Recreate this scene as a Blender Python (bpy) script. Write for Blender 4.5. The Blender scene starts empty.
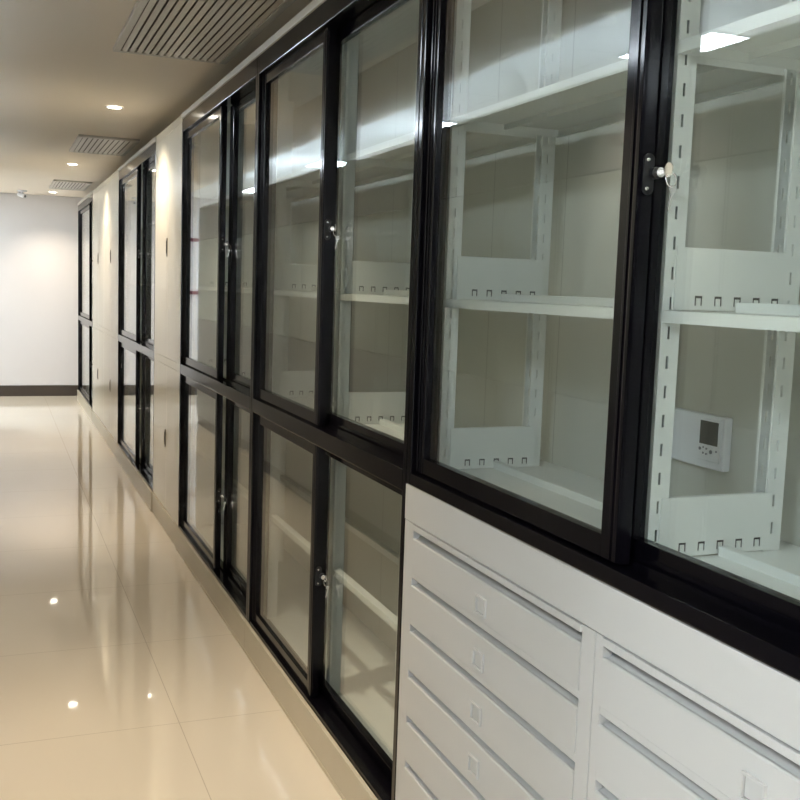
import bpy, bmesh, math
from mathutils import Vector, Matrix

S = bpy.context.scene
COL = S.collection
for c in ('view_settings',):
    S.view_settings.view_transform = 'Standard'
    S.view_settings.look = 'None'
    S.view_settings.gamma = 1.0
    S.view_settings.use_curve_mapping = False
    S.view_settings.exposure = 1.30
S.cycles.transparent_max_bounces = 32
S.cycles.max_bounces = 14
S.cycles.diffuse_bounces = 5
S.cycles.glossy_bounces = 6

# ------------------------------------------------------------------ materials
def principled(name, color, rough=0.5, metal=0.0, spec=0.5, coat=0.0):
    m = bpy.data.materials.new(name)
    m.use_nodes = True
    b = m.node_tree.nodes['Principled BSDF']
    b.inputs['Base Color'].default_value = (*color, 1)
    b.inputs['Roughness'].default_value = rough
    b.inputs['Metallic'].default_value = metal
    b.inputs['Specular IOR Level'].default_value = spec
    b.inputs['Coat Weight'].default_value = coat
    return m

def mottle(m, amount=0.06, scale=3.0, bump=0.0, bump_scale=400.0):
    """Small procedural variation of the base colour, and an optional fine bump."""
    nt = m.node_tree
    b = nt.nodes['Principled BSDF']
    col = tuple(b.inputs['Base Color'].default_value)
    tc = nt.nodes.new('ShaderNodeTexCoord')
    n = nt.nodes.new('ShaderNodeTexNoise')
    n.inputs['Scale'].default_value = scale
    n.inputs['Detail'].default_value = 4
    nt.links.new(tc.outputs['Object'], n.inputs['Vector'])
    mx = nt.nodes.new('ShaderNodeMix'); mx.data_type = 'RGBA'
    mx.inputs['A'].default_value = tuple(c * (1 - amount) for c in col[:3]) + (1,)
    mx.inputs['B'].default_value = tuple(min(1, c * (1 + amount)) for c in col[:3]) + (1,)
    nt.links.new(n.outputs['Fac'], mx.inputs['Factor'])
    nt.links.new(mx.outputs['Result'], b.inputs['Base Color'])
    if bump:
        n2 = nt.nodes.new('ShaderNodeTexNoise'); n2.inputs['Scale'].default_value = bump_scale
        nt.links.new(tc.outputs['Object'], n2.inputs['Vector'])
        bp = nt.nodes.new('ShaderNodeBump'); bp.inputs['Strength'].default_value = bump
        bp.inputs['Distance'].default_value = 0.001
        nt.links.new(n2.outputs['Fac'], bp.inputs['Height'])
        nt.links.new(bp.outputs['Normal'], b.inputs['Normal'])
    return m

def emitter(name, color, strength):
    m = bpy.data.materials.new(name); m.use_nodes = True
    nt = m.node_tree; nt.nodes.clear()
    o = nt.nodes.new('ShaderNodeOutputMaterial'); e = nt.nodes.new('ShaderNodeEmission')
    e.inputs['Color'].default_value = (*color, 1); e.inputs['Strength'].default_value = strength
    nt.links.new(e.outputs[0], o.inputs[0])
    return m

def glass_mat(name, f0=0.063, tint=(0.955, 0.975, 0.962)):
    """Clear window glass: straight-through transmission plus a Schlick mirror reflection."""
    m = bpy.data.materials.new(name); m.use_nodes = True
    nt = m.node_tree; nt.nodes.clear(); N = nt.nodes.new; L = nt.links.new
    out = N('ShaderNodeOutputMaterial'); mix = N('ShaderNodeMixShader')
    tr = N('ShaderNodeBsdfTransparent'); gl = N('ShaderNodeBsdfGlossy')
    tr.inputs['Color'].default_value = (*tint, 1)
    gl.inputs['Color'].default_value = (1, 1, 1, 1); gl.inputs['Roughness'].default_value = 0.0
    geo = N('ShaderNodeNewGeometry')
    dot = N('ShaderNodeVectorMath'); dot.operation = 'DOT_PRODUCT'
    L(geo.outputs['Normal'], dot.inputs[0]); L(geo.outputs['Incoming'], dot.inputs[1])
    ab = N('ShaderNodeMath'); ab.operation = 'ABSOLUTE'; L(dot.outputs['Value'], ab.inputs[0])
    one = N('ShaderNodeMath'); one.operation = 'SUBTRACT'; one.inputs[0].default_value = 1; L(ab.outputs[0], one.inputs[1])
    pw = N('ShaderNodeMath'); pw.operation = 'POWER'; pw.inputs[1].default_value = 5; L(one.outputs[0], pw.inputs[0])
    ma = N('ShaderNodeMath'); ma.operation = 'MULTIPLY_ADD'; ma.inputs[1].default_value = 1 - f0; ma.inputs[2].default_value = f0
    L(pw.outputs[0], ma.inputs[0])
    L(ma.outputs[0], mix.inputs[0]); L(tr.outputs[0], mix.inputs[1]); L(gl.outputs[0], mix.inputs[2])
    L(mix.outputs[0], out.inputs[0])
    return m

def tiles_mat(name, color, grout, w, h, ox, oy, line=0.003, rough=0.06, spec=0.5, vein=0.05):
    """Rectangular tiles laid in world X/Y with thin joints."""
    m = principled(name, color, rough, 0, spec)
    nt = m.node_tree; N = nt.nodes.new; L = nt.links.new
    b = nt.nodes['Principled BSDF']
    geo = N('ShaderNodeNewGeometry'); sep = N('ShaderNodeSeparateXYZ'); L(geo.outputs['Position'], sep.inputs[0])
    masks = []
    for ax, period, off in (('X', w, ox), ('Y', h, oy)):
        a = N('ShaderNodeMath'); a.operation = 'SUBTRACT'; a.inputs[1].default_value = off - period / 2; L(sep.outputs[ax], a.inputs[0])
        f = N('ShaderNodeMath'); f.operation = 'FLOORED_MODULO'; f.inputs[1].default_value = period; L(a.outputs[0], f.inputs[0])
        s = N('ShaderNodeMath'); s.operation = 'SUBTRACT'; s.inputs[1].default_value = period / 2; L(f.outputs[0], s.inputs[0])
        ab = N('ShaderNodeMath'); ab.operation = 'ABSOLUTE'; L(s.outputs[0], ab.inputs[0])
        lt = N('ShaderNodeMath'); lt.operation = 'LESS_THAN'; lt.inputs[1].default_value = line / 2; L(ab.outputs[0], lt.inputs[0])
        masks.append(lt)
    mx = N('ShaderNodeMath'); mx.operation = 'MAXIMUM'; L(masks[0].outputs[0], mx.inputs[0]); L(masks[1].outputs[0], mx.inputs[1])
    n = N('ShaderNodeTexNoise'); n.inputs['Scale'].default_value = 1.6; n.inputs['Detail'].default_value = 5
    mp = N('ShaderNodeMapping'); mp.inputs['Scale'].default_value = (1, 0.35, 1)
    L(geo.outputs['Position'], mp.inputs['Vector']); L(mp.outputs['Vector'], n.inputs['Vector'])
    c1 = N('ShaderNodeMix'); c1.data_type = 'RGBA'
    c1.inputs['A'].default_value = tuple(c * (1 - vein) for c in color) + (1,)
    c1.inputs['B'].default_value = tuple(min(1, c * (1 + vein)) for c in color) + (1,)
    L(n.outputs['Fac'], c1.inputs['Factor'])
    c2 = N('ShaderNodeMix'); c2.data_type = 'RGBA'; c2.inputs['B'].default_value = (*grout, 1)
    L(mx.outputs[0], c2.inputs['Factor']); L(c1.outputs['Result'], c2.inputs['A'])
    L(c2.outputs['Result'], b.inputs['Base Color'])
    return m

WARM = (1.0, 0.85, 0.66)
COOL = (0.80, 0.93, 1.0)
M = {}
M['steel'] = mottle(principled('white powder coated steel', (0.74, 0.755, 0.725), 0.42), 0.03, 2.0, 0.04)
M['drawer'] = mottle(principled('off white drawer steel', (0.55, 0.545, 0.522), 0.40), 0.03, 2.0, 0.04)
M['card'] = principled('blank grey card', (0.52, 0.52, 0.50), 0.6)
M['cream'] = mottle(principled('cream lacquered door', (0.74, 0.69, 0.56), 0.22), 0.03, 2.0)
M['plinth'] = mottle(principled('beige plinth laminate', (0.56, 0.50, 0.38), 0.30), 0.08, 6.0)
M['cornice'] = mottle(principled('pale cornice strip', (0.62, 0.59, 0.52), 0.4), 0.04, 4.0)
M['black'] = mottle(principled('black anodised aluminium', (0.0028, 0.0023, 0.0038), 0.13, 0.0, 0.2), 0.3, 8.0)
M['track'] = principled('black door track', (0.010, 0.009, 0.010), 0.4)
M['gasket'] = principled('dark gasket', (0.012, 0.014, 0.013), 0.6)
M['glass'] = glass_mat('clear cabinet glass')
M['edge'] = principled('grey outline shade', (0.25, 0.25, 0.23), 0.5)
M['plate'] = principled('black lock plate', (0.008, 0.008, 0.009), 0.35)
M['chrome'] = principled('chromed metal', (0.80, 0.79, 0.77), 0.18, 1.0)
M['dark'] = principled('dark pull and slot shade', (0.05, 0.045, 0.04), 0.5)
M['bronze'] = principled('dark bronze pull', (0.10, 0.075, 0.05), 0.3, 0.7)
M['plastic'] = mottle(principled('white plastic', (0.80, 0.81, 0.84), 0.35), 0.02, 5.0)
M['lcd'] = principled('dark display', (0.035, 0.045, 0.038), 0.3)
M['button'] = principled('grey button', (0.22, 0.23, 0.25), 0.4)
M['wall'] = mottle(principled('white wall paint', (0.70, 0.675, 0.67), 0.55), 0.02, 1.5, 0.05, 200)
M['rear'] = mottle(principled('putty rear wall', (0.58, 0.585, 0.53), 0.5), 0.05, 1.5, 0.05, 200)
def panel_joints(m, period, off, width):
    nt = m.node_tree; N = nt.nodes.new; L = nt.links.new; b = nt.nodes['Principled BSDF']
    src = b.inputs['Base Color'].links[0].from_socket
    geo = N('ShaderNodeNewGeometry'); sp = N('ShaderNodeSeparateXYZ'); L(geo.outputs['Position'], sp.inputs[0])
    a = N('ShaderNodeMath'); a.operation = 'SUBTRACT'; a.inputs[1].default_value = off; L(sp.outputs['Y'], a.inputs[0])
    f = N('ShaderNodeMath'); f.operation = 'FLOORED_MODULO'; f.inputs[1].default_value = period; L(a.outputs[0], f.inputs[0])
    lt = N('ShaderNodeMath'); lt.operation = 'LESS_THAN'; lt.inputs[1].default_value = width; L(f.outputs[0], lt.inputs[0])
    mx = N('ShaderNodeMix'); mx.data_type = 'RGBA'; mx.inputs['B'].default_value = (0.40, 0.40, 0.36, 1)
    L(lt.outputs[0], mx.inputs['Factor']); L(src, mx.inputs['A']); L(mx.outputs['Result'], b.inputs['Base Color'])
panel_joints(M['rear'], 0.418, 0.26, 0.004)
M['ceil'] = mottle(principled('beige ceiling paint', (0.88, 0.80, 0.70), 0.7), 0.03, 1.5, 0.05, 200)
M['skirt'] = principled('dark brown skirting', (0.055, 0.042, 0.033), 0.3)
M['diff'] = mottle(principled('grey diffuser metal', (0.60, 0.57, 0.52), 0.35), 0.04, 6.0)
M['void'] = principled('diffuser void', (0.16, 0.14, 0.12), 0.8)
M['grey'] = mottle(principled('grey cabinet steel', (0.34, 0.35, 0.36), 0.4), 0.04, 2.0)
M['greylight'] = mottle(principled('pale grey cabinet steel', (0.45, 0.50, 0.49), 0.4), 0.04, 2.0)
M['red'] = principled('dark red rail', (0.16, 0.018, 0.04), 0.5)
M['floor'] = tiles_mat('polished beige tile', (0.74, 0.665, 0.545), (0.54, 0.47, 0.37), 0.80, 0.82, 0.575, 4.16, 0.003, 0.035, 0.6, 0.06)
M['ctile'] = tiles_mat('white ceiling tile', (0.86, 0.88, 0.88), (0.45, 0.48, 0.5), 0.60, 0.60, -0.70, 0.45, 0.006, 0.7, 0.2, 0.02)
M['lamp'] = emitter('warm downlight lens', (1.0, 0.93, 0.80), 14)
M['panel'] = emitter('cool panel light', (0.80, 0.90, 1.0), 22)
for k, e in ((0, 17.0), (1, 6.5)): M['strip%d' % k] = emitter('added cool light strip', (0.84, 0.95, 1.0), e)

# ------------------------------------------------------------------ mesh helpers
class MB:
    def __init__(self): self.v = []; self.f = []
    def add(self, vs, fs):
        k = len(self.v); self.v += [tuple(p) for p in vs]; self.f += [tuple(i + k for i in q) for q in fs]; return self
    def box(self, x0, x1, y0, y1, z0, z1):
        x0, x1 = sorted((x0, x1)); y0, y1 = sorted((y0, y1)); z0, z1 = sorted((z0, z1))
        vs = [(x, y, z) for x in (x0, x1) for y in (y0, y1) for z in (z0, z1)]
        return self.add(vs, [(0, 1, 3, 2), (4, 6, 7, 5), (0, 4, 5, 1), (2, 3, 7, 6), (0, 2, 6, 4), (1, 5, 7, 3)])
    def bbox(self, x0, x1, y0, y1, z0, z1, b):
        """box with chamfered edges"""
        x0, x1 = sorted((x0, x1)); y0, y1 = sorted((y0, y1)); z0, z1 = sorted((z0, z1))
        b = min(b, (x1 - x0) * .49, (y1 - y0) * .49, (z1 - z0) * .49)
        bm = bmesh.new(); bmesh.ops.create_cube(bm, size=1)
        for v in bm.verts:
            v.co = Vector((x0 if v.co.x < 0 else x1, y0 if v.co.y < 0 else y1, z0 if v.co.z < 0 else z1))
        bmesh.ops.bevel(bm, geom=list(bm.edges), offset=b, segments=2, affect='EDGES', profile=0.6)
        bm.verts.index_update()
        self.add([v.co[:] for v in bm.verts], [[v.index for v in f.verts] for f in bm.faces]); bm.free(); return self
    def prism(self, pts, y0, y1, axis='y'):
        """closed polygon extruded; pts are (x,z) for axis y, (x,y) for axis z, (y,z) for axis x"""
        n = len(pts)
        def p(a, b, t): return {'y': (a, t, b), 'z': (a, b, t), 'x': (t, a, b)}[axis]
        vs = [p(a, b, y0) for a, b in pts] + [p(a, b, y1) for a, b in pts]
        fs = [(i, (i + 1) % n, (i + 1) % n + n, i + n) for i in range(n)] + [tuple(range(n))[::-1], tuple(range(n, 2 * n))]
        return self.add(vs, fs)
    def cyl(self, c, axis, r, l, n=20, r2=None):
        """cylinder from point c along unit axis for length l"""
        a = Vector(axis).normalized(); u = a.orthogonal().normalized(); w = a.cross(u); c = Vector(c); r2 = r if r2 is None else r2
        vs = []
        for t, rr in ((0, r), (l, r2)):
            for i in range(n):
                th = 2 * math.pi * i / n
                vs.append(c + a * t + (u * math.cos(th) + w * math.sin(th)) * rr)
        fs = [(i, (i + 1) % n, (i + 1) % n + n, i + n) for i in range(n)] + [tuple(range(n))[::-1], tuple(range(n, 2 * n))]
        return self.add(vs, fs)
    def tube(self, pts, r, n=8, closed=False):
        P = [Vector(p) for p in pts]; m = len(P); vs = []
        for i in range(m):
            a = P[(i - 1) % m] if (closed or i > 0) else P[i]; b = P[(i + 1) % m] if (closed or i < m - 1) else P[i]
            t = (b - a).normalized(); u = t.cross(Vector((0.31, 0.22, 0.93))).normalized(); w = t.cross(u)
            for k in range(n):
                th = 2 * math.pi * k / n; vs.append(P[i] + (u * math.cos(th) + w * math.sin(th)) * r)
        fs = []
        for i in range(m if closed else m - 1):
            for k in range(n):
                j = (i + 1) % m; fs.append((i * n + k, i * n + (k + 1) % n, j * n + (k + 1) % n, j * n + k))
        if not closed: fs += [tuple(range(n))[::-1], tuple(range((m - 1) * n, m * n))]
        return self.add(vs, fs)
    def sphere(self, c, r, n=16, m=10, zs=1.0):
        bm = bmesh.new(); bmesh.ops.create_uvsphere(bm, u_segments=n, v_segments=m, radius=r)
        for v in bm.verts: v.co = Vector((v.co.x + c[0], v.co.y + c[1], v.co.z * zs + c[2]))
        bm.verts.index_update()
        self.add([v.co[:] for v in bm.verts], [[v.index for v in f.verts] for f in bm.faces]); bm.free(); return self
    def sheet(self, us, vs, holes, place, t):
        """sheet metal panel with rectangular holes. us, vs: break lines; holes: (u0,u1,v0,v1); place(u,v,d) -> point, d in 0..t"""
        us = sorted(set([round(u, 5) for u in us] + [round(h[k], 5) for h in holes for k in (0, 1)]))
        vs = sorted(set([round(v, 5) for v in vs] + [round(h[k], 5) for h in holes for k in (2, 3)]))
        solid = {}
        for i in range(len(us) - 1):
            for j in range(len(vs) - 1):
                cu, cv = (us[i] + us[i + 1]) / 2, (vs[j] + vs[j + 1]) / 2
                solid[i, j] = not any(h[0] < cu < h[1] and h[2] < cv < h[3] for h in holes)
        pts, faces, ix = [], [], {}
        def P(i, j, k):
            if (i, j, k) not in ix: ix[i, j, k] = len(pts); pts.append(place(us[i], vs[j], t * k))
            return ix[i, j, k]
        for (i, j), s in solid.items():
            if not s: continue
            faces.append((P(i, j, 0), P(i, j + 1, 0), P(i + 1, j + 1, 0), P(i + 1, j, 0)))
            faces.append((P(i, j, 1), P(i + 1, j, 1), P(i + 1, j + 1, 1), P(i, j + 1, 1)))
            for di, dj, e in ((-1, 0, ((i, j), (i, j + 1))), (1, 0, ((i + 1, j + 1), (i + 1, j))), (0, -1, ((i + 1, j), (i, j))), (0, 1, ((i, j + 1), (i + 1, j + 1)))):
                if not solid.get((i + di, j + dj), False):
                    (a, b), (c, d) = e
                    faces.append((P(a, b, 0), P(a, b, 1), P(c, d, 1), P(c, d, 0)))
        return self.add(pts, faces)
    def mesh(self, name, mat):
        me = bpy.data.meshes.new(name); me.from_pydata(self.v, [], self.f); me.update()
        bm = bmesh.new(); bm.from_mesh(me); bmesh.ops.recalc_face_normals(bm, faces=bm.faces); bm.to_mesh(me); bm.free()
        for x in (mat if isinstance(mat, (list, tuple)) else [mat]): me.materials.append(x)
        return me
    def build(self, name, mat, parent=None, smooth=False):
        return link(name, self.mesh(name, mat), parent, smooth)

def link(name, me, parent=None, smooth=False):
    o = bpy.data.objects.new(name, me); COL.objects.link(o)
    if smooth:
        for p in me.polygons: p.use_smooth = True
    if parent is not None:
        o.parent = parent
        o.matrix_parent_inverse = world(parent).inverted()
    return o

def world(o):
    m = o.matrix_basis.copy() if o.parent is None else world(o.parent) @ o.matrix_parent_inverse @ o.matrix_basis
    return m

def thing(name, label, cat, loc, group=None):
    o = bpy.data.objects.new(name, None); COL.objects.link(o)
    o.empty_display_size = 0.1; o.location = loc
    return tag(o, label, cat, group)

def tag(o, label, cat, group=None):
    o['label'] = label; o['category'] = cat
    if group: o['group'] = group
    return o

def struct(name, mb, mat):
    o = mb.build(name, mat); o['kind'] = 'structure'; return o

# ------------------------------------------------------------------ dimensions (metres; X into the cabinets, Y along the corridor)
FACE = 0.95            # face of the cabinet frames
WALL_X = 1.40          # wall behind the cabinets
END_Y = 13.5           # end wall
CEIL = 2.51
TILE = 2.60            # tiled ceiling beyond the corridor's lower plaster ceiling
LEFT_X, BACK_Y = -4.2, -2.6
RAIL0, RAIL1 = 0.995, 1.05
HEAD0, HEAD1, TOP = 2.303, 2.372, 2.40
PL = 0.128

# ------------------------------------------------------------------ room shell
struct('floor', MB().box(LEFT_X, WALL_X + 0.1, BACK_Y, END_Y + 0.1, -0.1, 0), M['floor'])
struct('ceiling', MB().box(-0.13, WALL_X + 0.1, BACK_Y, END_Y + 0.1, CEIL, CEIL + 0.1), M['ceil'])
struct('ceiling', MB().box(LEFT_X, -0.1301, BACK_Y, END_Y + 0.1, TILE, TILE + 0.05), M['ctile'])
struct('wall_end', MB().box(LEFT_X, WALL_X + 0.1, END_Y, END_Y + 0.1, 0, TILE), M['wall'])
struct('wall_right', MB().box(WALL_X, WALL_X + 0.1, BACK_Y, END_Y, 0, TILE), M['rear'])
struct('wall_left', MB().box(LEFT_X - 0.1, LEFT_X, BACK_Y, END_Y + 0.1, 0, TILE), M['wall'])
struct('wall_back', MB().box(LEFT_X - 0.1, WALL_X + 0.1, BACK_Y - 0.1, BACK_Y, 0, TILE), M['wall'])
b = MB(); b.box(LEFT_X, WALL_X, END_Y - 0.014, END_Y, 0, 0.125); b.box(LEFT_X, WALL_X, END_Y - 0.010, END_Y, 0.125, 0.135)
struct('baseboard_end', b, M['skirt'])

# ------------------------------------------------------------------ shelving pieces (meshes shared by all copies)
PX0, PX1 = 1.04, 1.078          # front posts
RX0, RX1 = 1.292, 1.330         # rear posts
PW = 0.036                      # post width along Y
_cache = {}
def post_mesh(x0, x1, z0, z1):
    k = ('post', round(x0, 3), z0, z1)
    if k in _cache: return _cache[k]
    b = MB(); w = x1 - x0; c = w * 0.42; holes = []
    z = z0 + 0.035
    while z < z1 - 0.04:
        holes.append((c - 0.0022, c + 0.0022, z, z + 0.021)); z += 0.05
    t = 0.0018
    b.sheet([0, w], [z0, z1], holes, lambda u, v, d: (u, d, v), t)                  # slotted face towards -Y
    b.sheet([0, w], [z0, z1], holes, lambda u, v, d: (u, PW - d, v), t)             # slotted face towards +Y
    if x0 < 1.2:                                                                     # front post: closed towards the doors
        b.box(0, t, t, PW - t, z0, z1); b.box(w - t, w, t, PW - t, z0, z1)
    else:                                                                            # rear post: channel open towards the doors
        b.box(w - t, w, t, PW - t, z0, z1)
        b.box(0, t, t, 0.005, z0, z1); b.box(0, t, PW - 0.007, PW - t, z0, z1)
    _cache[k] = b.mesh('upright_post', M['steel']); return _cache[k]

BX0, BX1 = PX0 + 0.021, RX0 + 0.012     # side brackets lie on the near faces of the posts
def bracket_mesh(h):
    k = ('br', h)
    if k in _cache: return _cache[k]
    b = MB(); L = BX1 - BX0; holes = []
    for i in range(5):
        u = 0.046 + i * 0.041 - 0.004
        holes += [(u, u + 0.0036, 0.008, 0.024), (u + 0.0124, u + 0.016, 0.008, 0.024), (u, u + 0.016, 0.0205, 0.0245)]
    b.sheet([0, L], [0, h], holes, lambda u, v, d: (u, -0.0026 + d, v), 0.0016)
    x0, x1 = PX1 + 0.001 - BX0, RX0 - 0.001 - BX0
    b.box(x0, x1, -0.001, 0.010, h - 0.0016, h)                                     # folded top edge
    b.box(x0, x1, 0.006, 0.0075, 0.001, 0.032); b.box(x0, x1, -0.001, 0.006, 0.030, 0.032); b.box(x0, x1, -0.001, 0.006, 0.0, 0.0012)   # closed channel behind the slots, its dark inner colour stands for shade
    b.box(x0, x0 + 0.001, -0.001, 0.006, 0.0012, 0.030); b.box(x1 - 0.001, x1, -0.001, 0.006, 0.0012, 0.030)
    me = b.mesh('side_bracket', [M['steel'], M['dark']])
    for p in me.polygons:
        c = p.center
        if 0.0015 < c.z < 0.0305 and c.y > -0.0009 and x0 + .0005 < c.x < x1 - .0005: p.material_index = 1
    _cache[k] = me; return me

def shelf_mesh(length, lip=0.020):
    k = ('sh', round(length, 4), lip)
    if k in _cache: return _cache[k]
    b = MB(); x0, x1 = PX0 - 0.004, RX1 + 0.004; t = 0.0015
    b.box(x0, x1, 0, length, -t, 0)
    b.box(x0, x0 + t, 0, length, -lip, -t); b.box(x1 - t, x1, 0, length, -lip, -t)
    b.box(x0 + t, x0 + 0.012, 0, length, -lip, -lip + t); b.box(x1 - 0.012, x1 - t, 0, length, -lip, -lip + t)
    b.box(x0 + t, x1 - t, 0, t, -lip, -t); b.box(x0 + t, x1 - t, length - t, length, -lip, -t)
    b.box(1.178, 1.184, t, length - t, -0.014, -t)                                   # stiffener
    _cache[k] = b.mesh('shelf', M['steel']); return _cache[k]

def stop_mesh(length):
    k = ('st', round(length, 4))
    if k in _cache: return _cache[k]
    b = MB(); b.prism([(1.186, 0), (1.186, 0.016), (1.1875, 0.0175), (1.204, 0.0175), (1.204, 0.0155), (1.1885, 0.0155), (1.1885, 0)], 0.004, length - 0.004)
    _cache[k] = b.mesh('book_stop', M['steel']); return _cache[k]

def place(name, me, parent, loc):
    o = bpy.data.objects.new(name, me); COL.objects.link(o)
    o.parent = parent
    o.location = Vector(loc) - world(parent).translation
    return o

def rack(root, ys, z0, z1, levels, first=False, last=True, y_from=-9, y_to=99):
    """uprights at the given Y (their near face), shelves between neighbours at the given heights"""
    for i, y in enumerate(ys):
        if (i == 0 and not first) or (i == len(ys) - 1 and not last): continue
        place('upright_post', post_mesh(PX0, PX1, z0, z1), root, (PX0, y, 0))
        place('upright_post', post_mesh(RX0, RX1, z0, z1), root, (RX0, y, 0))
    for i in range(len(ys) - 1):
        a, c = max(ys[i] + PW + 0.001, y_from), min(ys[i + 1] - 0.004, y_to)
        for z, has in levels:
            sh = place('shelf', shelf_mesh(c - a), root, (0, a, z))
            if has:
                place('book_stop', stop_mesh(c - a), root, (0, a, z))
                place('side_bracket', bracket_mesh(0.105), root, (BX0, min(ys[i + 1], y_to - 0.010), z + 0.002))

# ------------------------------------------------------------------ sliding doors
def sliding_door(root, y0, y1, z0, z1, track, lock_z=None):
    """One framed glass leaf. track 0 = front, 1 = rear. y0 is the near end."""
    x0, x1 = ((0.965, 0.990), (1.005, 1.030))[track]
    wide, slim, rw = 0.055, 0.040, 0.040
    s0, s1 = (wide, slim) if track == 0 else (slim, wide)
    m_out = track
    b = MB()
    for a, c, out in ((y0, y0 + s0, 0), (y1 - s1, y1, 1)):
        b.bbox(x0, x1, a, c, z0, z1, 0.0025)
        # raised bead along the outer edge of the stile
        e0, e1 = ((a + 0.002, a + 0.012) if not out else (c - 0.012, c - 0.002))
        b.bbox(x0 - 0.004, x0 + 0.002, e0, e1, z0 + 0.003, z1 - 0.003, 0.0015)
        m0 = a + 0.022 if not out else c - 0.026
        b.bbox(x0 - 0.0025, x0 + 0.002, m0, m0 + 0.007, z0 + 0.003, z1 - 0.003, 0.001)
    b.bbox(x0 + 0.001, x1 - 0.001, y0 + s0 - 0.002, y1 - s1 + 0.002, z0, z0 + rw, 0.002)
    b.bbox(x0 + 0.001, x1 - 0.001, y0 + s0 - 0.002, y1 - s1 + 0.002, z1 - rw, z1, 0.002)
    d = b.build('sliding_door', M['black'], root)
    xm = (x0 + x1) / 2
    MB().box(xm - 0.003, xm + 0.003, y0 + s0 - 0.004, y1 - s1 + 0.004, z0 + rw - 0.004, z1 - rw + 0.004).build('glass_pane', M['glass'], d)
    if lock_z is not None:
        xc = (x0 + x1) / 2 + 0.001
        p = MB(); pts = []
        for i in range(24):
            th = 2 * math.pi * i / 24
            pts.append((xc + 0.0105 * math.cos(th), lock_z + 0.023 * (1 if math.sin(th) > 0 else -1) + 0.010 * math.sin(th)))
        p.prism(pts, y0 - 0.003, y0 - 0.0002)
        p.cyl((0.9885, y0 - 0.0025, lock_z + 0.002), (0, -1, 0), 0.0095, 0.010, 24)
        lp = p.build('lock_plate', M['plate'], d)
        c = MB()
        c.cyl((0.9885, y0 - 0.0115, lock_z + 0.002), (0, -1, 0), 0.0078, 0.010, 24)
        c.build('lock_cylinder', M['chrome'], d)
        for dz in (-0.023, 0.023):
            MB().cyl((xc - 0.002, y0 - 0.0028, lock_z + dz), (0, -1, 0), 0.0036, 0.002, 14, 0.0024).build('screw', M['chrome'], d)
        return (0.9885, y0 - 0.0215, lock_z + 0.002)

def key_ring(p, label):
    """a key in the lock with a split ring from which a second key hangs"""
    x, y, z = p
    t = thing('key_ring', label, 'keys', (x, y, z), None)
    k = MB()
    k.bbox(x - 0.0010, x + 0.0010, y - 0.010, y + 0.0005, z - 0.0035, z + 0.0035, 0.0004)     # shank entering the cylinder
    pts = [(y - 0.010 - 0.010 + 0.0105 * math.cos(a), z + 0.002 + 0.0115 * math.sin(a)) for a in [2 * math.pi * i / 20 for i in range(20)]]
    k.prism(pts, x - 0.0011, x + 0.0011, 'x')
    k.build('key', M['chrome'], t)
    r = MB(); c = Vector((x + 0.006, y - 0.020, z - 0.013))
    r.tube([c + Vector((0.010 * math.cos(a), 0.002 * math.sin(a), 0.0115 * math.sin(a))) for a in [2 * math.pi * i / 28 for i in range(28)]], 0.0011, 8, True)
    r.build('split_ring', M['chrome'], t, True)
    h = MB(); q = c + Vector((0.003, 0.0, -0.0115))
    bow = [(q.x + 0.006 * math.cos(a), q.z - 0.004 + 0.0065 * math.sin(a)) for a in [2 * math.pi * i / 16 for i in range(16)]]
    h.prism(bow, q.y - 0.001, q.y + 0.001)
    h.prism([(q.x - 0.002, q.z - 0.008), (q.x - 0.0075, q.z - 0.036), (q.x - 0.0055, q.z - 0.039), (q.x - 0.0030, q.z - 0.036), (q.x + 0.002, q.z - 0.009)], q.y - 0.0009, q.y + 0.0009)
    h.build('key', M['chrome'], t)
    return t

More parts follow.
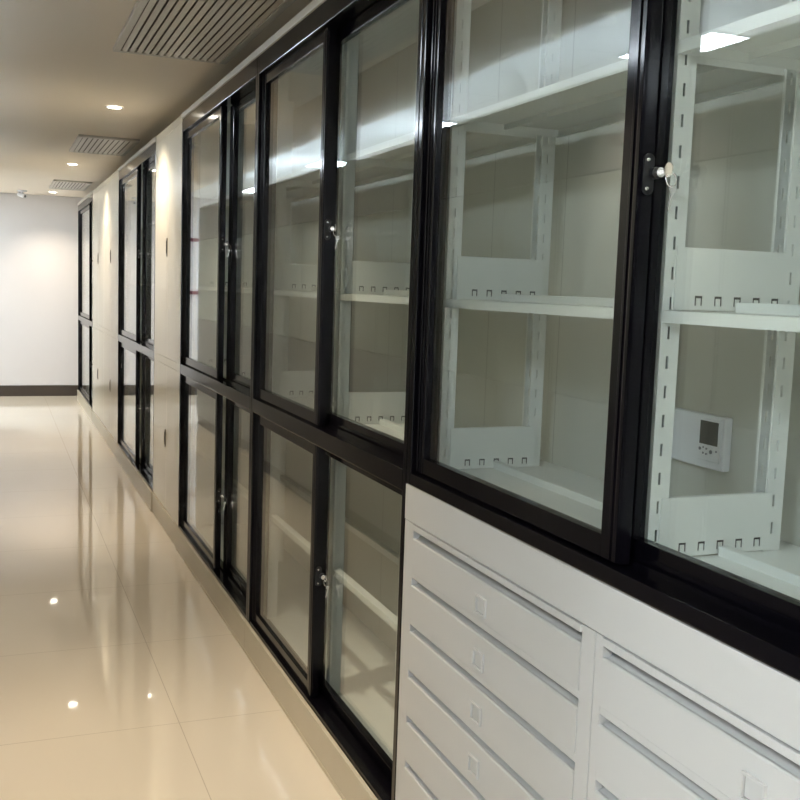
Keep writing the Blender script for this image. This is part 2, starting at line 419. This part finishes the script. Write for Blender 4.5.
# ------------------------------------------------------------------ glass cabinets
def glass_cabinet(label, y0, y1, ys, lower=True, split=None, rear=None, locks=(1.69, 0.56), first=False, last=True, keys=(), side_far=False, side_near=False, tracks=(0, 1)):
    root = thing('glass_cabinet', label, 'cabinet', (FACE, (y0 + y1) / 2, 0 if lower else 0.931), 'black framed glass cabinets')
    g = 0.0005; a, c = y0 + g, y1 - g
    j = 0.024; x1 = 1.034
    # frame
    zb = PL if lower else RAIL1 - 0.03
    f = MB()
    f.bbox(FACE, x1, a, a + j, zb, HEAD1, 0.003)
    f.bbox(FACE, 1.012, c - j, c, zb, HEAD1, 0.003)
    f.bbox(FACE, x1, a + j - 0.002, c - j + 0.002, HEAD0, HEAD1, 0.003)
    f.bbox(FACE, x1, a + j - 0.002, c - j + 0.002, RAIL0 if lower else RAIL1 - 0.03, RAIL1, 0.003)
    f.box(0.9965, 0.9995, a + j, c - j, RAIL1, RAIL1 + 0.009)                         # centre rib of the track
    if lower:
        f.bbox(FACE + 0.003, x1, a + j - 0.002, c - j + 0.002, PL - 0.02, PL + 0.012, 0.002)
        f.box(0.9965, 0.9995, a + j, c - j, PL + 0.012, PL + 0.021)
    f.build('frame', M['black'], root)
    # cornice and top
    MB().bbox(FACE - 0.006, 0.985, a, c, HEAD1 + 0.0005, TOP, 0.003).build('cornice', M['cornice'], root)
    MB().box(0.9855, WALL_X - 0.002, a, c, HEAD1 + 0.003, TOP - 0.004).build('top_panel', M['steel'], root)
    if lower:
        p = MB(); p.bbox(FACE - 0.010, FACE + 0.002, a, c, 0.012, PL - 0.001, 0.002)
        p.bbox(FACE - 0.012, FACE - 0.002, a, c, 0.0, 0.013, 0.002)
        p.bbox(FACE - 0.013, FACE + 0.001, a, c, PL - 0.010, PL + 0.001, 0.002)
        p.build('plinth', M['plinth'], root)
        MB().box(x1 + 0.001, WALL_X - 0.002, a, c, 0.10, PL).build('base_panel', M['steel'], root)
    # shelf board at rail level
    MB().box(x1 + 0.001, WALL_X - 0.002, a, c, RAIL1 - 0.028, RAIL1 - 0.004).build('deck', M['steel'], root)
    for want, yy in ((side_far, (c - 0.016, c)), (side_near, (a, a + 0.016))):
        if want: MB().box(x1 + 0.001, WALL_X - 0.002, yy[0], yy[1], PL + 0.001 if lower else RAIL1, HEAD1).build('side_panel', M['steel'], root)
    if not lower:
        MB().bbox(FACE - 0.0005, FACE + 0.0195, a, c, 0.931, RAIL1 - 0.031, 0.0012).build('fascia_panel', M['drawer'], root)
        MB().box(FACE + 0.02, WALL_X - 0.002, a, c, 0.931, RAIL1 - 0.0305).build('base_panel', M['steel'], root)
    # racks
    if ys:
        rack(root, ys, RAIL1 - 0.003, HEAD1, [(RAIL1 + 0.001, True), (1.480, True), (1.917, False)], first, last, a + 0.001, c - 0.001)
        if lower:
            rack(root, ys, PL + 0.001, RAIL1 - 0.03, [], first, last)
            for k in range(len(ys) - 1):                                              # tie bars between the uprights
                for xa in (PX0 - 0.002, RX0 + 0.004):
                    MB().bbox(xa, xa + 0.026, max(ys[k] + PW + 0.001, a + 0.001), min(ys[k + 1] - 0.004, c - 0.001), 0.545, 0.568, 0.002).build('tie_bar', M['steel'], root)
    # doors
    out = []
    zz = [(RAIL1 + 0.003, HEAD0 - 0.002, locks[0])]
    if lower: zz.append((PL + 0.014, RAIL0 - 0.003, locks[1]))
    for z0, z1, lz in zz:
        lk = sliding_door(root, split, c - j - 0.002, z0, z1, 0, lz)
        sliding_door(root, a + j + 0.002, rear + 0.055, z0, z1, 1)
        out.append(lk)
    for lk, kl in zip(out, keys):
        if kl: key_ring(lk, kl)
    return root

glass_cabinet('upper cabinet with black sliding glass doors standing on the drawer chests', 0.62, 2.295, [0.64, 1.416, 2.299], lower=False, split=1.393, rear=1.411, locks=(1.698, 0), first=True, last=False,
              keys=('bunch of keys in the lock above the drawer chests',))
glass_cabinet('full height black framed glass cabinet beside the drawer chests', 2.296, 3.94, [2.299, 3.125, 3.955], split=3.085, rear=3.142, locks=(1.680, 0.556), first=True, last=False,
              keys=('keys in the upper door lock of the glass cabinet beside the drawer chests', 'keys in the lower door lock of the glass cabinet beside the drawer chests'))
glass_cabinet('full height black framed glass cabinet between another glass cabinet and the lone cream cabinet', 3.941, 5.635, [3.955, 4.78, 5.578], split=4.668, rear=4.606, locks=(1.677, 0.50), first=True, side_far=True,
              keys=('small keys in the upper lock next to the lone cream cabinet', 'small keys in the lower lock next to the lone cream cabinet'))
glass_cabinet('black framed glass cabinet between the lone cream cabinet and the cream pair', 6.60, 8.67, [6.63, 7.61, 8.61], split=7.585, rear=7.54, first=True, side_near=True, side_far=True)
glass_cabinet('farthest black framed glass cabinet next to the white end wall', 11.0, 13.0, [11.04, 11.98, 12.94], split=11.545, rear=11.50, first=True, side_near=True, side_far=True)

# ------------------------------------------------------------------ cream cabinets with solid doors
def solid_cabinet(label, y0, y1):
    root = thing('solid_door_cabinet', label, 'cabinet', (FACE, (y0 + y1) / 2, 0), 'cream solid door cabinets')
    a, c = y0 + 0.0005, y1 - 0.0005; ym = (a + c) / 2 - 0.035
    b = MB()
    b.box(FACE + 0.021, WALL_X - 0.002, a, a + 0.018, 0, TOP); b.box(FACE + 0.021, WALL_X - 0.002, c - 0.018, c, 0, TOP)
    b.box(FACE + 0.021, WALL_X - 0.002, a + 0.018, c - 0.018, TOP - 0.018, TOP)
    b.box(FACE + 0.021, WALL_X - 0.002, a + 0.018, c - 0.018, PL, PL + 0.018); b.box(WALL_X - 0.012, WALL_X - 0.002, a + 0.018, c - 0.018, PL + 0.018, TOP - 0.018)
    b.box(FACE + 0.021, WALL_X - 0.013, a + 0.018, c - 0.018, 1.0, 1.03)
    b.build('body', M['cream'], root)
    MB().bbox(FACE, FACE + 0.0205, a, c, 1.002, 1.045, 0.0015).build('rail', M['cream'], root)
    MB().bbox(FACE, FACE + 0.0205, a, c, 2.355, TOP, 0.0015).build('cornice', M['cream'], root)
    MB().bbox(FACE - 0.006, FACE + 0.0205, a, c, 0, PL, 0.0015).build('plinth', M['plinth'], root)
    for z0, z1, hz in ((1.047, 2.353, 1.70), (PL + 0.002, 1.0, 0.56)):
        for k, (p, q) in enumerate(((a + 0.001, ym - 0.001), (ym + 0.001, c - 0.001))):
            d = MB().bbox(FACE, FACE + 0.0205, p, q, z0, z1, 0.0015).build('door', M['cream'], root)
            if k == 1:
                h = MB(); pts = [(ym + 0.033 + 0.013 * math.cos(t), hz + (0.042 if math.sin(t) > 0 else -0.042) + 0.013 * math.sin(t)) for t in [2 * math.pi * (i + .5) / 24 for i in range(24)]]
                h.prism(pts, FACE - 0.004, FACE - 0.0002, 'x')
                ho = h.build('handle', M['bronze'], d)
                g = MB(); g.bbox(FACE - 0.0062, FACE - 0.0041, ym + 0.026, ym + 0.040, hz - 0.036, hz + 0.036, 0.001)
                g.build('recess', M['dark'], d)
    return root

solid_cabinet('lone cream cabinet with solid doors between two glass cabinets', 5.636, 6.599)
solid_cabinet('nearer cream cabinet of the pair with solid doors', 8.671, 9.834)
solid_cabinet('cream solid door cabinet adjoining the farthest glass cabinet', 9.835, 10.999)

# ------------------------------------------------------------------ drawer chests
def drawer_chest(label, y0, y1, stile_near, stile_far):
    root = thing('drawer_chest', label, 'drawers', (FACE, (y0 + y1) / 2, 0), 'white drawer chests')
    a, c = y0 + 0.0008, y1 - 0.0008; d0, d1 = a + stile_near, c - stile_far
    ZT = 0.9295; X0 = FACE + 0.001
    b = MB()
    b.bbox(X0, X0 + 0.02, a, d0, 0.0, 0.929, 0.0012); b.bbox(X0, X0 + 0.02, d1, c, 0.0, 0.929, 0.0012)
    b.box(X0 + 0.02, WALL_X - 0.002, a, a + 0.002, 0, ZT - 0.001); b.box(X0 + 0.02, WALL_X - 0.002, c - 0.002, c, 0, ZT - 0.001)
    b.box(X0 + 0.02, WALL_X - 0.002, a + 0.002, c - 0.002, ZT - 0.004, ZT - 0.001)
    b.box(WALL_X - 0.004, WALL_X - 0.002, a + 0.002, c - 0.002, 0.0, ZT - 0.004)
    pitch, n = 0.118, 7
    lip0 = 0.893
    b.bbox(X0 - 0.004, X0 + 0.02, d0, d1, 0.9145, 0.9280, 0.001)                    # top rail strip
    for k in range(1, n + 1):
        zt = lip0 - pitch * k + 0.0178
        b.bbox(X0 + 0.0005, X0 + 0.02, d0 - 0.001, d1 + 0.001, zt if k < n else 0.0, zt + 0.0142, 0.001)
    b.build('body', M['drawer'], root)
    for k in range(n):
        z1 = lip0 - pitch * k; z0 = z1 - 0.0845
        g = 0.0012
        pr = [(X0 - 0.0015, z0), (X0 - 0.0015, z1 - 0.003), (X0 - 0.0005, z1 - 0.0008), (X0 + 0.0015, z1 + 0.0005), (X0 + 0.0045, z1), (X0 + 0.008, z1 - 0.001), (X0 + 0.046, z1 + 0.011), (X0 + 0.054, z1 + 0.0112), (X0 + 0.054, z0)]
        m = MB(); m.prism(pr, d0 + g, d1 - g)
        m.box(X0 + 0.054, WALL_X - 0.06, d0 + 0.01, d1 - 0.01, z0 + 0.004, z0 + 0.006)        # tray
        dr = m.build('drawer', M['drawer'], root)
        ym = (d0 + d1) / 2
        h = MB(); xx = X0 - 0.0015; w, hh = 0.0235, 0.0205; zc = z1 - 0.052
        for (p, q, r, s) in ((-w, w, hh - 0.004, hh), (-w, w, -hh, -hh + 0.004), (-w, -w + 0.004, -hh + 0.004, hh - 0.004), (w - 0.004, w, -hh + 0.004, hh - 0.004)):
            h.bbox(xx - 0.0055, xx - 0.0002, ym + p, ym + q, zc + r, zc + s, 0.0006)
        h.build('label_holder', M['drawer'], dr)
        lc = MB(); lc.box(xx - 0.0006, xx - 0.0002, ym - w + 0.0042, ym + w - 0.0042, zc - hh + 0.0042, zc + hh - 0.0042)  # grey backing around the card stands for the holder's shadow outline
        lc.box(xx - 0.0013, xx - 0.0007, ym - w + 0.0058, ym + w - 0.0058, zc - hh + 0.0058, zc + hh - 0.0058)
        co_ = lc.build('label_card', [M['edge'], M['card']], dr)
        for p in co_.data.polygons: p.material_index = 1 if p.index >= 6 else 0
    return root
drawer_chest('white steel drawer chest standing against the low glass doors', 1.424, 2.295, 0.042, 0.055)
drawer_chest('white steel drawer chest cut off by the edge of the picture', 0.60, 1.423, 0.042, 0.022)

# ------------------------------------------------------------------ thermostat on the rear wall, seen through the shelving
t = thing('thermostat', 'white thermostat with a dark display on the wall behind the shelving', 'thermostat', (WALL_X, 1.74, 1.205))
X = WALL_X
MB().bbox(X - 0.020, X - 0.0005, 1.645, 1.830, 1.150, 1.262, 0.004).build('housing', M['plastic'], t)
MB().bbox(X - 0.024, X - 0.0195, 1.653, 1.722, 1.166, 1.257, 0.002).build('control_panel', M['plastic'], t)
MB().bbox(X - 0.0255, X - 0.0238, 1.660, 1.716, 1.201, 1.250, 0.0006).build('screen', M['lcd'], t)
for (yy, zz, r) in ((1.714, 1.190, .0035), (1.703, 1.194, .0022), (1.693, 1.192, .0022), (1.703, 1.182, .0022), (1.693, 1.181, .0022), (1.679, 1.187, .0042), (1.662, 1.190, .0022)):
    MB().cyl((X - 0.0238, yy, zz), (-1, 0, 0), r, 0.0015, 14).build('button', M['button'], t)

# ------------------------------------------------------------------ ceiling: diffusers, downlights, camera
def diffuser(label, x0, x1, y0, y1, n):
    t = thing('air_diffuser', label, 'air vent', ((x0 + x1) / 2, (y0 + y1) / 2, CEIL), 'slatted ceiling diffusers')
    z1 = CEIL - 0.0005; z0 = CEIL - 0.018; w = 0.030
    f = MB()
    f.bbox(x0, x0 + w, y0, y1, z0, z1, 0.002); f.bbox(x1 - w, x1, y0, y1, z0, z1, 0.002)
    f.bbox(x0 + w, x1 - w, y0, y0 + w, z0, z1, 0.002); f.bbox(x0 + w, x1 - w, y1 - w, y1, z0, z1, 0.002)
    f.build('frame', M['diff'], t)
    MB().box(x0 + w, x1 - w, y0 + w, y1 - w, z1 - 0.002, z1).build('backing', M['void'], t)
    s = MB(); p = (x1 - x0 - 2 * w) / n
    for i in range(n):
        c = x0 + w + (i + .5) * p; h = p * 0.35
        s.prism([(c - h, z0 + 0.003), (c + h, z0 + 0.0005), (c + h + 0.002, z0 + 0.003), (c + 0.002, z0 + 0.014), (c - 0.002, z0 + 0.014)], y0 + w, y1 - w)
    s.build('slats', M['diff'], t)
    return t
diffuser('long slatted air diffuser in the ceiling above the nearest glass doors', 0.49, 0.99, 2.75, 4.72, 14)
diffuser('slatted air diffuser in the ceiling between two downlights halfway along', 0.56, 0.985, 7.62, 8.58, 10)
diffuser('small slatted air diffuser in the ceiling closest to the end wall', 0.58, 0.965, 11.25, 12.25, 10)

def downlight(label, x, y, power, group=None, cone=120):
    t = thing('downlight', label, 'light', (x, y, CEIL), group)
    r = MB(); n = 32
    prof = [(0.036, -0.001), (0.040, -0.006), (0.047, -0.006), (0.052, -0.0008)]
    vs = [(x + rr * math.cos(2 * math.pi * i / n), y + rr * math.sin(2 * math.pi * i / n), CEIL + z) for rr, z in prof for i in range(n)]
    fs = [(k * n + i, k * n + (i + 1) % n, (k + 1) * n + (i + 1) % n, (k + 1) * n + i) for k in range(3) for i in range(n)]
    r.add(vs, fs); r.build('trim_ring', M['plastic'], t)
    MB().cyl((x, y, CEIL - 0.0008), (0, 0, -1), 0.0385, 0.003, 28).build('lens', M['lamp'], t)
    l = bpy.data.lights.new('downlight_lamp', 'SPOT'); l.energy = power; l.color = WARM
    l.spot_size = math.radians(cone); l.spot_blend = 1.0; l.shadow_soft_size = 0.04
    o = bpy.data.objects.new('lamp', l); COL.objects.link(o); o.parent = t; o.location = (0, 0, -0.012)
    return t
P = 46
downlight('round downlight in the ceiling between the nearest and the middle diffuser', 0.665, 6.30, P)
downlight('round downlight in the ceiling between the middle and the farthest diffuser', 0.655, 9.62, P)
downlight('round downlight in the ceiling close to the end wall', 0.655, 12.90, P)
downlight('round downlight in the ceiling above the floor before the long diffuser', 0.26, 2.9, P * 1.7, 'downlights', 95)
downlight('round downlight in the ceiling overhead of the drawer chests', 0.30, -0.60, P * 0.7, 'downlights')

t = thing('security_camera', 'small white security camera on the ceiling by the end wall', 'camera', (0.315, 12.95, CEIL))
cx, cy = 0.315, 12.95
MB().cyl((cx, cy, CEIL - 0.0005), (0, 0, -1), 0.058, 0.016, 28, 0.052).build('base', M['plastic'], t)
MB().cyl((cx, cy, CEIL - 0.016), (0, 0, -1), 0.014, 0.030, 16).build('bracket', M['plastic'], t)
b = MB(); b.cyl((cx - 0.035, cy + 0.03, CEIL - 0.044), (0.62, -0.74, -0.26), 0.027, 0.105, 20); b.build('housing', M['plastic'], t)
d = Vector((0.62, -0.74, -0.26)).normalized(); q = Vector((cx - 0.035, cy + 0.03, CEIL - 0.044)) + d * 0.1051
MB().cyl(q, d, 0.014, 0.003, 20).build('lens', M['button'], t)

# ------------------------------------------------------------------ the other side of the corridor, mirrored in the glass
def grey_cabinet(y0, y1):
    t = thing('grey_cabinet', 'tall grey steel cabinet across the corridor, mirrored in the glass', 'cabinet', (-0.4, (y0 + y1) / 2, 0), 'grey cabinets across the corridor')
    a, c = y0 + 0.001, y1 - 0.001; x0, x1 = -0.80, -0.05; H = 2.28
    MB().bbox(x0, x1 - 0.02, a, c, 0.0, H, 0.003).build('body', M['grey'], t)
    MB().box(x1 - 0.0205, x1 - 0.012, a, c, 0.0, 0.10).build('plinth', M['skirt'], t)
    ym = (a + c) / 2
    for (z0, z1, m) in ((0.102, 1.12, 'grey'), (1.124, 1.935, 'greylight'), (1.939, H - 0.002, 'grey')):
        for p, q in ((a, ym - 0.0025), (ym + 0.0025, c)):
            d = MB().bbox(x1 - 0.0205, x1, p + 0.001, q - 0.001, z0, z1, 0.002).build('door', M[m], t)
    return t
y = 1.255
for i in range(11):
    grey_cabinet(y, y + 0.865); y += 0.865

for i in range(5):  # unseen strips added to brighten the tiled ceiling reflected in the glass
    ya = 1.30 + i * 1.9
    for k, (xs, lip) in enumerate(((-0.22, 0.044), (-0.60, 0.022))):
        t = thing('added_light_strip', 'added unseen upward light strip on the grey cabinets across the corridor', 'light', (xs, ya + 0.935, 2.28), 'added light strips on the grey cabinets')
        z = 2.2805
        w = (0.006, 0.010)[k]
        b = MB(); b.box(xs - 0.020, xs + 0.018, ya, ya + 1.87, z, z + 0.0035); b.box(xs - 0.020, xs - 0.017, ya, ya + 1.87, z + 0.0035, z + 0.014); b.box(xs + 0.015, xs + 0.018, ya, ya + 1.87, z + 0.0035, z + lip)  # taller lip added to keep strip light off the plaster ceiling
        b.build('channel', M['plastic'], t)
        MB().box(xs - w, xs + w, ya + 0.004, ya + 1.866, z + 0.004, z + 0.009).build('diffuser', M['strip%d' % k], t)

t = thing('notice_board', 'white notice board with dark red rails on the end wall', 'board', (-0.66, END_Y, 1.4))
MB().box(-0.95, -0.42, END_Y - 0.012, END_Y - 0.0005, 1.30, 2.10).build('panel', M['wall'], t)
MB().bbox(-0.95, -0.42, END_Y - 0.03, END_Y - 0.0122, 2.03, 2.075, 0.003).build('rail', M['red'], t)
MB().bbox(-0.95, -0.42, END_Y - 0.03, END_Y - 0.0122, 1.34, 1.385, 0.003).build('rail', M['red'], t)

def panel_light(x, y, sx, sy, power):
    t = thing('panel_light', 'square cool white light panel in the tiled ceiling', 'light', (x, y, TILE), 'light panels in the tiled ceiling')
    f = MB(); w = 0.012; z0, z1 = TILE - 0.008, TILE - 0.0005
    f.box(x - sx, x + sx, y - sy, y - sy + w, z0, z1); f.box(x - sx, x + sx, y + sy - w, y + sy, z0, z1)
    f.box(x - sx, x - sx + w, y - sy + w, y + sy - w, z0, z1); f.box(x + sx - w, x + sx, y - sy + w, y + sy - w, z0, z1)
    f.build('frame', M['plastic'], t)
    MB().box(x - sx + w, x + sx - w, y - sy + w, y + sy - w, z0 + 0.002, z1).build('diffuser', M['panel'], t)
for (x, y) in ((-1.00, 0.15), (-1.00, 3.80), (-1.00, 6.45), (-1.00, 8.85), (-1.00, 11.85), (-2.85, 0.75), (-2.85, 4.35), (-2.85, 7.95), (-2.85, 11.55), (-1.00, -1.65)):
    panel_light(x, y, 0.295, 0.295, 0)

# ------------------------------------------------------------------ world and camera
w = bpy.data.worlds.new('World'); S.world = w; w.use_nodes = True
w.node_tree.nodes['Background'].inputs[0].default_value = (0.75, 0.82, 0.9, 1)
w.node_tree.nodes['Background'].inputs[1].default_value = 0.0

cam = bpy.data.cameras.new('Camera'); co = bpy.data.objects.new('Camera', cam); COL.objects.link(co)
yaw, pitch, roll, fpx = 0.383547795, 0.109063175, -0.034809203, 1009.7
cy_, sy_, cp, sp = math.cos(yaw), math.sin(yaw), math.cos(pitch), math.sin(pitch)
fw = Vector((sy_ * cp, cy_ * cp, -sp)); r = Vector((cy_, -sy_, 0)); dn = fw.cross(r)
cr, sr = math.cos(roll), math.sin(roll)
r2 = cr * r + sr * dn; d2 = -sr * r + cr * dn
m = Matrix((r2, -d2, -fw)).transposed().to_4x4(); m.translation = Vector((0, 0, 1.5))
co.matrix_world = m
cam.sensor_fit = 'HORIZONTAL'; cam.sensor_width = 36.0; cam.lens = fpx / 800 * 36.0
cam.clip_start = 0.02; cam.clip_end = 100
S.camera = co
